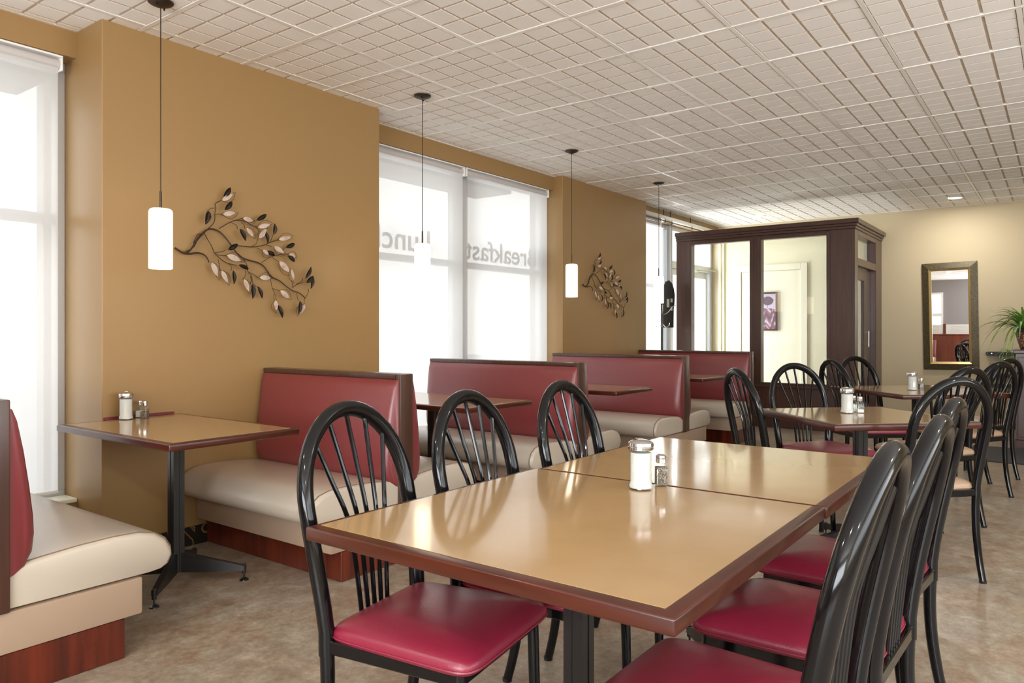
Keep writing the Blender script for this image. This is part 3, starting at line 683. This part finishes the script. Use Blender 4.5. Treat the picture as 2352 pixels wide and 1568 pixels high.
# ------------------------------------------------------------------ tables
def leg_arm_bm(L_, dirx, diry):
    """flat tapered foot from the column to the tip"""
    bm = B(); d = Vector((dirx, diry, 0)).normalized(); s = Vector((-d.y, d.x, 0))
    prof = [(.015, .055), (.015, .150), (L_, .072), (L_, .050), (L_ * .45, .050)]
    A = [bm.verts.new(d * u + s * .013 + Vector((0, 0, z))) for u, z in prof]; C = [bm.verts.new(d * u - s * .013 + Vector((0, 0, z))) for u, z in prof]
    n_ = len(prof)
    for i in range(n_): bm.faces.new((A[i], A[(i + 1) % n_], C[(i + 1) % n_], C[i]))
    bm.faces.new(A[::-1]); bm.faces.new(C); return bm
def make_table(w, l, label, loc, rotz, group, arm=.33, rot_arm=PI / 4, ins=(.031, .031, .031, .031)):
    r = empty('table', loc, rotz, label=label, cat='table', group=group)
    h, t = .745, .032; ea, eb, ec, ed_ = ins   # laminate insets at -x, +x, -y, +y
    bm = B(); box(bm, -w / 2 + ea, w / 2 - eb, -l / 2 + ec, l / 2 - ed_, h - t + .004, h + .0004); obj('laminate_top', bm, m_lam, r)
    bm = B(); lo, hi = h - t, h - .0006
    V = {}
    for q, (a, b_) in enumerate(((-w / 2, -l / 2), (w / 2, -l / 2), (w / 2, l / 2), (-w / 2, l / 2))):
        ia, ib = (a + ea if a < 0 else a - eb), (b_ + ec if b_ < 0 else b_ - ed_)
        V[q] = [bm.verts.new(c) for c in ((a, b_, lo), (a, b_, hi), (ia, ib, hi), (ia, ib, lo))]
    for q in range(4):
        A_, C_ = V[q], V[(q + 1) % 4]
        for k in range(4): bm.faces.new((A_[k], A_[(k + 1) % 4], C_[(k + 1) % 4], C_[k]))
    es = [ed for ed in bm.edges if all(abs(v.co.x) > w / 2 - .001 or abs(v.co.y) > l / 2 - .001 for v in ed.verts)]
    bmesh.ops.bevel(bm, geom=es, offset=min(.007, min(ins) * .8), segments=3, affect='EDGES', profile=.5)
    obj('edge_band', bm, m_edge, r, True)
    bm = B(); box(bm, -.13, .13, -.13, .13, h - t - .008, h - t, .002, 1); obj('mounting_plate', bm, m_blackmat, r)
    bm = B(); q = .027
    prof = []
    for k in range(4):
        a = k * PI / 2; c_, s_ = math.cos(a), math.sin(a)
        for u, v in ((q, -q), (q, -.004), (q - .0025, -.004), (q - .0025, .004), (q, .004)): prof.append((u * c_ - v * s_, u * s_ + v * c_))
    extrude_poly(bm, prof, 'z', .055, h - t - .008); obj('column', bm, m_blackmat, r)
    for k in range(4):
        a = rot_arm + k * PI / 2; d = Vector((math.cos(a), math.sin(a), 0))
        f_ = obj('foot', leg_arm_bm(arm, d.x, d.y), m_blackmat, r)
        bm = B(); p = d * arm; lathe(bm, [(0, .078), (.010, .078), (.010, .035), (.004, .034), (.004, .014), (.010, .012), (.021, .005), (.022, 0), (0, 0)], 14, p.x, p.y)
        obj('glide', bm, m_chrome if w > 99 else m_blackmat, f_, True)
    return r
gt = 'booth tables along the window wall'
make_table(.63, 1.04, 'rectangular booth table against the wide ochre pier, with sugar and two shakers', (1.855, 3.372, 0), 0, gt, .31)
make_table(.66, 1.15, 'booth table below the lettered window, second from the left', (3.63, 3.36, 0), 0, gt, .31)
make_table(.60, 1.25, 'booth table below the right pane, in front of the fourth booth back', (5.17, 3.285, 0), 0, gt, .31)
make_table(.66, 1.20, 'small looking booth table farthest back, before the last booth', (7.02, 3.33, 0), 0, gt, .31)
gf = 'square dining tables in the room'
make_table(.914, .914, 'front square table with tan top and walnut edge, nearest the camera', (1.537, .943, 0), 0, gf, .28, ins=(.031, .006, .031, .018))
make_table(.90, .90, 'second square table pushed end to end behind the front table', (2.452, .932, 0), 0, gf, .29, ins=(.006, .012, .031, .014))
make_table(.79, .79, 'square table turned like a diamond in the middle of the room', (4.325, .875, 0), PI / 4, gf, .33, 0)
make_table(.90, .90, 'farthest square table turned like a diamond, near the mirror', (6.46, .90, 0), PI / 4, gf, .33, 0)
bm = B(); box(bm, 1.765, 2.134, 3.896, 3.9095, .742, .757, .002, 1)
tag(obj('wall_ledge', bm, mat('dark_red_strip', srgb(110, 34, 34), .4)), 'short dark red strip on the ochre pier behind the sugar jar', 'ledge')

# ------------------------------------------------------------------ chairs
ZT = .985
def backx(z): t = max(0, (z - .45) / (ZT - .45)); return -.20 - .11 * t ** 1.3
def make_chair(seat_m, label, kind):
    r = empty('chair', label=label, cat='chair', group=kind)
    # hoop
    pts = []
    for k in range(7):
        z = .40 + .34 * k / 6; pts.append((.19 + .015 * math.sin(max(0, (z - .45) / .29) * 1.57), z))
    for k in range(1, 14):
        a = k / 14 * PI / 2; pts.append((.205 * math.cos(a), .74 + (ZT - .02 - .74) * math.sin(a)))
    full_ = [(-y, z) for y, z in pts] + [(0, ZT - .02)] + [(y, z) for y, z in pts[::-1]]
    bm = B(); tube(bm, [(backx(z), y, z) for y, z in full_], .0200, 14, 1.12, side=None)
    obj('back_hoop', bm, m_black, r, True)
    # spindles
    for y0, y1, y2 in ((-.138, -.078, -.052), (-.072, -.040, -.026), (0, 0, 0), (.072, .040, .026), (.138, .078, .052)):
        zt = .74 + (ZT - .04 - .74) * math.sqrt(max(0, 1 - (y0 / .205) ** 2))
        p = spline([(backx(zt), y0, zt), (backx((zt + .70) / 2) + .004, (y0 + y1) / 2 * 1.0, (zt + .70) / 2), (backx(.70) + .010, y1, .70), (backx(.60) + .004, (y1 + y2) / 2, .60), (backx(.42), y2, .42)], 4)
        bm = B(); tube(bm, p, .0062, 8); obj('spindle', bm, m_black, r, True)
    # rear and front legs
    for s in (-1, 1):
        p = spline([(backx(.45), s * .19, .42), (-.198, s * .189, .33), (-.205, s * .187, .22), (-.225, s * .184, .10), (-.250, s * .181, .004)], 4)
        bm = B(); tube(bm, p, [.0185 - .0035 * i / (len(p) - 1) for i in range(len(p))], 12, 1.1); l_ = obj('leg', bm, m_black, r, True)
        bm = B(); lathe(bm, [(0, 0), (.016, 0), (.017, .012), (0, .012)], 12, -.250, s * .181); obj('rubber_foot', bm, m_blackmat, l_, True)
        p = [(.175, s * .185, .43), (.180, s * .186, .25), (.186, s * .188, .004)]
        bm = B(); tube(bm, p, [.0155, .015, .0135], 12); l_ = obj('leg', bm, m_black, r, True)
        bm = B(); lathe(bm, [(0, 0), (.0145, 0), (.0155, .012), (0, .012)], 12, .186, s * .188); obj('rubber_foot', bm, m_blackmat, l_, True)
    bm = B()
    for a in ((-.215, -.19, -.19, .19), (.165, .19, -.19, .19), (-.2, .18, -.20, -.178), (-.2, .18, .178, .20)): box(bm, *a, .405, .437, .003, 1)
    obj('seat_frame', bm, m_black, r)
    # seat pad
    bm = B(); rings = []
    N = 40
    def outline(k, sc):
        a = 2 * PI * k / N; c_, s_ = math.cos(a), math.sin(a); e = .21
        u = math.copysign(abs(c_) ** e, c_); v = math.copysign(abs(s_) ** e, s_)
        x = .010 + .212 * u * sc; y = (.2075 + .0105 * u) * v * sc
        return x, y
    levels = [(.93, .430), (.985, .436), (1.0, .446), (.993, .457), (.96, .466), (.86, .4765), (.68, .486), (.42, .4925), (.18, .495)]
    for sc, z in levels: rings.append([bm.verts.new((*outline(k, sc), z)) for k in range(N)])
    for A, C in zip(rings, rings[1:]):
        for k in range(N): bm.faces.new((A[k], A[(k + 1) % N], C[(k + 1) % N], C[k]))
    bm.faces.new(rings[0][::-1]); bm.faces.new(rings[-1])
    s_ = obj('seat', bm, seat_m, r, True, sharp=80)
    bm = B(); tube(bm, [(*outline(k, 1.0), .4445) for k in range(N)], .0028, 5, closed=True); obj('seat_piping', bm, seat_m, s_, True)
    return r
c_red = make_chair(m_crim, '', 'black spindle back chairs with crimson seats')
c_bei = make_chair(m_beigeseat, '', 'black spindle back chairs with beige seats')
used = set()
def chair(x, y, deg, proto, label, zs=1.0):
    if proto.name in used: o = copy_tree(proto)
    else: o = proto; used.add(proto.name)
    o.location = (x, y, 0); o.rotation_euler = (0, 0, R(deg)); o.scale = (1, 1, zs); o['label'] = label
    return o
Z1 = 1.02
chair(1.392, 1.27, -81, c_red, 'chair with crimson seat at the near left corner of the front table', Z1)
chair(1.86, 1.254, -84, c_red, 'chair on the window side of the front table, second arch from the left', Z1)
chair(2.427, 1.26, -87.3, c_red, 'chair on the window side, behind the seam of the two joined tables', Z1)
chair(1.42, .538, 90, c_red, 'nearest chair on the right side of the front table, arch seen edge-on', Z1)
chair(1.95, .525, 88, c_red, 'middle one of the three edge-on chairs right of the joined tables', Z1)
chair(2.50, .548, 86, c_red, 'farthest of the three edge-on chairs right of the joined tables', Z1)
chair(4.361, 1.281, -46.6, c_red, 'narrow looking chair left of the middle diamond table', 1)
chair(4.897, 1.191, -126, c_red, 'chair behind the middle diamond table, below the right vestibule pane', 1)
chair(4.178, .608, 48.5, c_bei, 'large chair with beige seat seen from behind, front right of the middle diamond table', 1)
chair(5.308, .689, 57.3, c_bei, 'beige seated chair between the two diamond tables, its arch just left of the mirror corner', 1)
chair(6.169, 1.194, -47.8, c_red, 'chair left of the farthest table, in front of the vestibule corner post', 1)
chair(6.675, 1.17, -121.5, c_red, 'chair behind the farthest table, in front of the vestibule door', 1)
chair(6.375, .60, 58.9, c_bei, 'beige seated chair right of the farthest table, below the mirror', 1)
chair(7.156, .59, 62.2, c_bei, 'rearmost beige seated chair, beside the dark cabinet', 1)
chair(-1.9, 2.05, 175, c_red, 'chair reflected in the lower right of the tall mirror', 1)

# ------------------------------------------------------------------ pendants
def pendant(x, y, label):
    r = empty('pendant_lamp', (x, y, 0), label=label, cat='pendant lamp', group='pendant lamps over the booths')
    bm = B(); lathe(bm, [(0, CE - .024), (.020, CE - .024), (.050, CE - .012), (.058, CE - .006), (.058, CE - .001), (0, CE - .001)], 28); c_ = obj('canopy', bm, m_bronze, r, True)
    for a in (.6, .6 + PI):
        bm = B(); lathe(bm, [(0, CE - .028), (.004, CE - .028), (.005, CE - .016), (0, CE - .016)], 8, .034 * math.cos(a), .034 * math.sin(a)); obj('screw', bm, m_black, c_, True)
    bm = B(); tube(bm, [(0, 0, CE - .02), (0, 0, 1.868)], .0028, 6); obj('cord', bm, m_bronze, r, True)
    bm = B(); lathe(bm, [(0, 1.872), (.0052, 1.870), (.0056, 1.80), (.0056, 1.786), (0, 1.786)], 12); obj('stem', bm, m_bronze, r, True)
    bm = B(); lathe(bm, [(0, 1.786), (.044, 1.784), (.051, 1.778), (.053, 1.768), (.053, 1.499), (.050, 1.496), (.046, 1.50), (.046, 1.770), (0, 1.774)], 36)
    obj('shade', bm, m_shade, r, True, sharp=60)
    return r
pendant(1.839, 3.483, 'white cylinder pendant lamp nearest the camera, in front of the wide ochre pier')
pendant(3.625, 3.455, 'pendant lamp in front of the word Lunch, second from the left')
pendant(5.515, 3.457, 'pendant lamp in front of the narrow ochre pier, third from the left')
pendant(7.27, 3.46, 'pendant lamp farthest back, in front of the black notice board')

# ------------------------------------------------------------------ sugar jars and shakers
def sugar(x, y, label, a=.8):
    r = empty('sugar_jar', (x, y, .7456), a, label=label, cat='sugar dispenser', group='glass sugar dispensers')
    bm = B(); N = 24
    def ring(r_, z, fl=0): return [bm.verts.new((r_ * (1 - fl * (k % 2)) * math.cos(2 * PI * k / N), r_ * (1 - fl * (k % 2)) * math.sin(2 * PI * k / N), z)) for k in range(N)]
    prof = [(.034, 0, 0), (.037, .003, 0), (.036, .012, 0), (.0325, .022, 0), (.032, .026, .05), (.0322, .100, .05), (.0325, .108, 0), (.033, .118, 0)]
    rg = [ring(*p) for p in prof]
    for A, C in zip(rg, rg[1:]):
        for k in range(N): bm.faces.new((A[k], A[(k + 1) % N], C[(k + 1) % N], C[k]))
    bm.faces.new(rg[0][::-1]); obj('glass_body', bm, m_jar, r, True, sharp=20)
    bm = B(); lathe(bm, [(0, .004), (.031, .004), (.033, .010), (.029, .022), (.0290, .104), (0, .108)], 24); obj('sugar_fill', bm, m_sugar, r, True, sharp=40)
    bm = B(); lathe(bm, [(.034, .112), (.0365, .114), (.0365, .120), (.0350, .122), (.0370, .124), (.0360, .132), (.028, .138), (.010, .141), (0, .141)], 28); ld = obj('chrome_lid', bm, m_chrome, r, True, sharp=30)
    bm = B(); box(bm, .002, .022, -.009, .009, .139, .1425, .001, 1); obj('pour_flap', bm, m_chrome, ld, True)
    return r
def shaker(x, y, fill, label, a=.6, lvl=.05):
    r = empty('pepper_shaker' if fill is m_pepper else 'salt_shaker', (x, y, .7456), a, label=label, cat='shaker', group='small square glass shakers')
    def sq(h, k=.25, n=20):
        o = []
        for i in range(n):
            t_ = 2 * PI * (i + .5) / n; c_, s_ = math.cos(t_), math.sin(t_)
            o.append((h * math.copysign(abs(c_) ** k, c_), h * math.copysign(abs(s_) ** k, s_)))
        return o
    def body(prof, m, nm, par):
        bm = B(); rg = [[bm.verts.new((u, v, z)) for u, v in sq(h, k)] for h, z, k in prof]
        for A, C in zip(rg, rg[1:]):
            for i in range(20): bm.faces.new((A[i], A[(i + 1) % 20], C[(i + 1) % 20], C[i]))
        bm.faces.new(rg[0][::-1]); bm.faces.new(rg[-1]); return obj(nm, bm, m, par, True, sharp=30)
    body([(.0175, 0, .35), (.0190, .002, .3), (.0190, .048, .3), (.0175, .056, .45), (.0135, .064, 1), (.0130, .071, 1)], m_jar, 'glass_body', r)
    body([(.0165, .0035, .35), (.0165, lvl - .002, .35), (.0160, lvl, .35)], fill, 'filling', r)
    bm = B(); lathe(bm, [(.0145, .066), (.0155, .067), (.0155, .078), (.0145, .079), (.0155, .081), (.0150, .087), (.010, .090), (0, .091)], 18); ld = obj('chrome_cap', bm, m_chrome, r, True, sharp=30)
    bm = B()
    for k in range(6):
        a_ = k * PI / 3; lathe(bm, [(0, .0905), (.0012, .0905), (.0012, .0897), (0, .0897)], 6, .006 * math.cos(a_), .006 * math.sin(a_))
    obj('shaker_holes', bm, m_sign, ld)
    return r
sugar(1.912, .966, 'large sugar dispenser at the seam of the front table'); shaker(1.990, .940, m_pepper, 'pepper shaker beside the sugar on the front table', lvl=.0535)
sugar(1.845, 3.838, 'sugar dispenser by the ochre pier on the nearest booth table')
shaker(1.93, 3.866, m_salt, 'salt shaker behind the pepper on the nearest booth table', lvl=.035); shaker(1.928, 3.812, m_pepper, 'pepper shaker in front, on the nearest booth table', lvl=.035)
sugar(4.366, .950, 'sugar dispenser on the middle diamond table')
shaker(4.455, .938, m_salt, 'left salt shaker on the middle diamond table', lvl=.04); shaker(4.415, .895, m_salt, 'right, nearly empty salt shaker on the middle diamond table', lvl=.02)
sugar(6.37, .92, 'small looking sugar dispenser on the farthest table'); shaker(6.425, .868, m_pepper, 'pepper shaker on the farthest table', lvl=.045)

# ------------------------------------------------------------------ metal branch sculptures
ART_THICK=[[(-0.419,0.032),(-0.394,0.016),(-0.365,0.006),(-0.34,0.019),(-0.312,0.053),(-0.283,0.1),(-0.24,0.141),(-0.204,0.16),(-0.16,0.153),(-0.122,0.125),(-0.09,0.088),(-0.064,0.055),(-0.025,0.017),(0.028,0.001),(0.103,-0.011),(0.152,-0.035),(0.194,-0.087),(0.252,-0.109),(0.303,-0.143),(0.348,-0.169),(0.401,-0.183),(0.444,-0.213)],[(-0.365,0.006),(-0.33,0.006),(-0.294,0.015),(-0.258,0.01),(-0.231,-0.008),(-0.216,-0.032)]]
ART_THIN=[[(-0.359,0.015),(-0.318,0.044),(-0.288,0.086),(-0.255,0.128),(-0.222,0.16),(-0.194,0.198),(-0.182,0.251),(-0.184,0.279),(-0.18,0.305),(-0.149,0.327)],[(-0.312,0.067),(-0.306,0.095),(-0.283,0.12),(-0.255,0.123),(-0.228,0.097),(-0.21,0.059),(-0.185,0.024),(-0.16,-0.005),(-0.11,-0.027),(-0.051,-0.039)],[(-0.185,0.024),(-0.141,0.034),(-0.116,0.047)],[(-0.185,0.024),(-0.16,0.012),(-0.113,0.015)],[(-0.163,-0.011),(-0.163,-0.04),(-0.151,-0.076)],[(-0.103,-0.028),(-0.084,-0.051),(-0.081,-0.072)],[(-0.183,0.281),(-0.21,0.274),(-0.233,0.255)],[(-0.179,0.245),(-0.16,0.248),(-0.138,0.249)],[(-0.157,0.165),(-0.103,0.203),(-0.051,0.225),(0.001,0.227),(0.048,0.211),(0.084,0.201)],[(-0.045,0.228),(-0.009,0.243)],[(0.052,0.224),(0.072,0.24)],[(-0.081,0.211),(-0.051,0.194),(-0.04,0.175)],[(-0.012,0.219),(-0.002,0.203),(0.008,0.186)],[(0.084,0.201),(0.11,0.173),(0.141,0.178)],[(0.152,0.102),(0.18,0.126),(0.203,0.168)],[(-0.068,0.079),(0.001,0.078),(0.062,0.08),(0.124,0.093),(0.18,0.117),(0.237,0.141)],[(0.055,0.081),(0.082,0.104),(0.097,0.136)],[(0.152,0.102),(0.18,0.095),(0.196,0.092)],[(0.089,0.078),(0.117,0.064),(0.145,0.059)],[(0.124,-0.01),(0.159,0.017),(0.216,0.04),(0.266,0.054),(0.318,0.058)],[(0.259,0.053),(0.266,0.075),(0.288,0.096)],[(0.266,0.054),(0.288,0.042)],[(0.201,0.027),(0.237,0.005)],[(-0.009,0.013),(0.015,-0.027),(0.031,-0.067),(0.048,-0.096),(0.062,-0.131),(0.079,-0.157)],[(0.035,-0.07),(0.062,-0.086),(0.099,-0.101)],[(0.015,-0.059),(0.008,-0.092),(-0.005,-0.117)],[(0.048,-0.096),(0.045,-0.12),(0.047,-0.144)],[(0.173,-0.061),(0.18,-0.112),(0.201,-0.16),(0.216,-0.209),(0.23,-0.264)],[(0.198,-0.161),(0.243,-0.174)],[(0.212,-0.197),(0.205,-0.234)],[(0.352,-0.147),(0.378,-0.127),(0.43,-0.115)],[(0.378,-0.127),(0.409,-0.106),(0.428,-0.086)],[(0.348,-0.15),(0.337,-0.116),(0.34,-0.104)],[(0.444,-0.213),(0.459,-0.18),(0.471,-0.151)],[(0.44,-0.213),(0.428,-0.253)],[(0.378,-0.184),(0.384,-0.234)]]
ART_DARK=[(-0.138,0.348,-0.094,0.41,0.029),(-0.135,0.274,-0.089,0.327,0.029),(-0.233,0.255,-0.252,0.177,0.035),(0.072,0.238,0.141,0.283,0.027),(-0.04,0.175,-0.002,0.108,0.03),(0.141,0.18,0.159,0.112,0.025),(0.203,0.168,0.208,0.236,0.029),(-0.119,0.045,-0.057,0.085,0.028),(0.288,0.096,0.352,0.127,0.028),(0.145,0.059,0.208,0.037,0.028),(0.288,0.043,0.337,0.009,0.028),(-0.081,-0.072,-0.076,-0.149,0.026),(-0.051,-0.037,0.015,-0.059,0.023),(0.047,-0.144,0.048,-0.23,0.031),(0.079,-0.157,0.11,-0.226,0.025),(0.23,-0.264,0.263,-0.34,0.03),(0.428,-0.086,0.471,-0.013,0.027),(0.43,-0.115,0.485,-0.07,0.031),(0.483,-0.07,0.471,-0.151,0.028),(0.384,-0.234,0.371,-0.317,0.03)]
ART_SHELL=[(-0.149,0.327,-0.081,0.374,0.026),(-0.138,0.249,-0.058,0.269,0.026),(-0.009,0.243,0.058,0.234,0.026),(0.084,0.198,0.169,0.225,0.025),(0.097,0.136,0.148,0.196,0.029),(0.008,0.186,0.055,0.139,0.025),(0.237,0.141,0.326,0.165,0.026),(0.196,0.092,0.266,0.06,0.028),(0.117,0.065,0.159,0.039,0.022),(0.318,0.058,0.365,0.043,0.026),(-0.113,0.015,-0.022,-0.009,0.032),(-0.216,-0.033,-0.179,-0.112,0.031),(-0.151,-0.076,-0.111,-0.143,0.028),(-0.005,-0.117,0.025,-0.188,0.027),(0.099,-0.101,0.176,-0.1,0.027),(0.237,0.005,0.312,-0.055,0.037),(0.322,-0.036,0.34,-0.104,0.02),(0.243,-0.174,0.309,-0.217,0.031),(0.205,-0.234,0.21,-0.296,0.025),(0.428,-0.253,0.386,-0.313,0.029)]

def leaf_mesh(name, A, C, w, y, m, cup=.006, curl=0.0):
    a = Vector((A[0], 0, A[1])); c = Vector((C[0], 0, C[1])); d = c - a; L_ = d.length; d.normalize(); s = Vector((-d.z, 0, d.x)); bm = B(); N = 8; prev = None
    for k in range(N + 1):
        t_ = k / N; ww = w / 2 * (math.sin(PI * t_ ** .85) ** .8 if 0 < t_ < 1 else 0) + .0006
        p = a + d * L_ * t_
        off = lambda q: Vector((0, -y - cup * (1 - (1 - abs(q)) ** 1) * .9 - curl * math.sin(PI * t_), 0))
        r_ = [bm.verts.new(p + s * ww * q + off(q)) for q in (-1, -.5, 0, .5, 1)]
        if prev:
            for q in range(4): bm.faces.new((prev[q], prev[q + 1], r_[q + 1], r_[q]))
        prev = r_
    bmesh.ops.solidify(bm, geom=bm.faces[:], thickness=.0012)
    return bm
def sculpture(loc, label):
    r = empty('branch_sculpture', loc, label=label, cat='wall art', group='metal branch sculptures')
    rnd = random.Random(3)
    for q in ART_THICK:
        P = spline([(u, -.022 - .006 * math.sin(i * .7), v) for i, (u, v) in enumerate(q)], 3)
        bm = B(); tube(bm, P, [.0056 - .0026 * i / len(P) for i in range(len(P))], 8); obj('branch', bm, m_wire, r, True)
    for q in ART_THIN:
        P = spline([(u, -.024 - .012 * (i % 2), v) for i, (u, v) in enumerate(q)], 4)
        bm = B(); tube(bm, P, .0019 if len(q) < 6 else .0026, 6); obj('twig', bm, m_wire, r, True)
    for a in ART_DARK:
        y = rnd.uniform(.03, .055); o = obj('dark_leaf', leaf_mesh('l', a[:2], a[2:4], a[4], y, 0, .008, .010), m_leafd, r, True, sharp=60)
        bm = B(); d = Vector((a[2] - a[0], 0, a[3] - a[1])); p0 = Vector((a[0], -y - .010, a[1])); tube(bm, [p0 + d * .05, p0 + d * .5 + Vector((0, -.009, 0)), p0 + d * .92], .0016, 5); obj('leaf_rib', bm, m_wire, o, True)
    for a in ART_SHELL:
        y = rnd.uniform(.03, .05); o = obj('shell_leaf', leaf_mesh('l', a[:2], a[2:4], a[4], y, 0, .0008, .003), m_shell, r, True, sharp=60)
        d = Vector((a[2] - a[0], 0, a[3] - a[1])); s = Vector((-d.z, 0, d.x)).normalized(); sgn = rnd.choice((-1, 1)); pts = []
        for k in range(15):
            t_ = 1 - abs(k / 7 - 1); side = -1 if k < 7 else 1
            pts.append(Vector((a[0], -y + .003, a[1])) + d * (t_ * 1.30 - .02) + s * (side * a[4] * .66 * math.sin(PI * min(1, t_ * .97 + .02)) ** .8 + sgn * .015 * math.sin(PI * t_)))
        bm = B(); tube(bm, pts, .0013, 5); obj('wire_outline', bm, m_wire, o, True)
    return r
s1 = sculpture((2.55, 3.909, 1.62), 'metal branch sculpture with shell leaves on the wide ochre pier')
s2 = copy_tree(s1); s2.location = (7.145, 4.089, 1.665); s2.scale = (1.05, 1, .95); s2['label'] = 'smaller looking branch sculpture on the narrow ochre pier'

# ------------------------------------------------------------------ things seen only in the mirror
booth(-3.30, -3.20, 3.9, (1,), 'booth reflected in the lower left of the tall mirror', ye=2.98)
print('objects', len(bpy.data.objects), 'tiles', ntile)
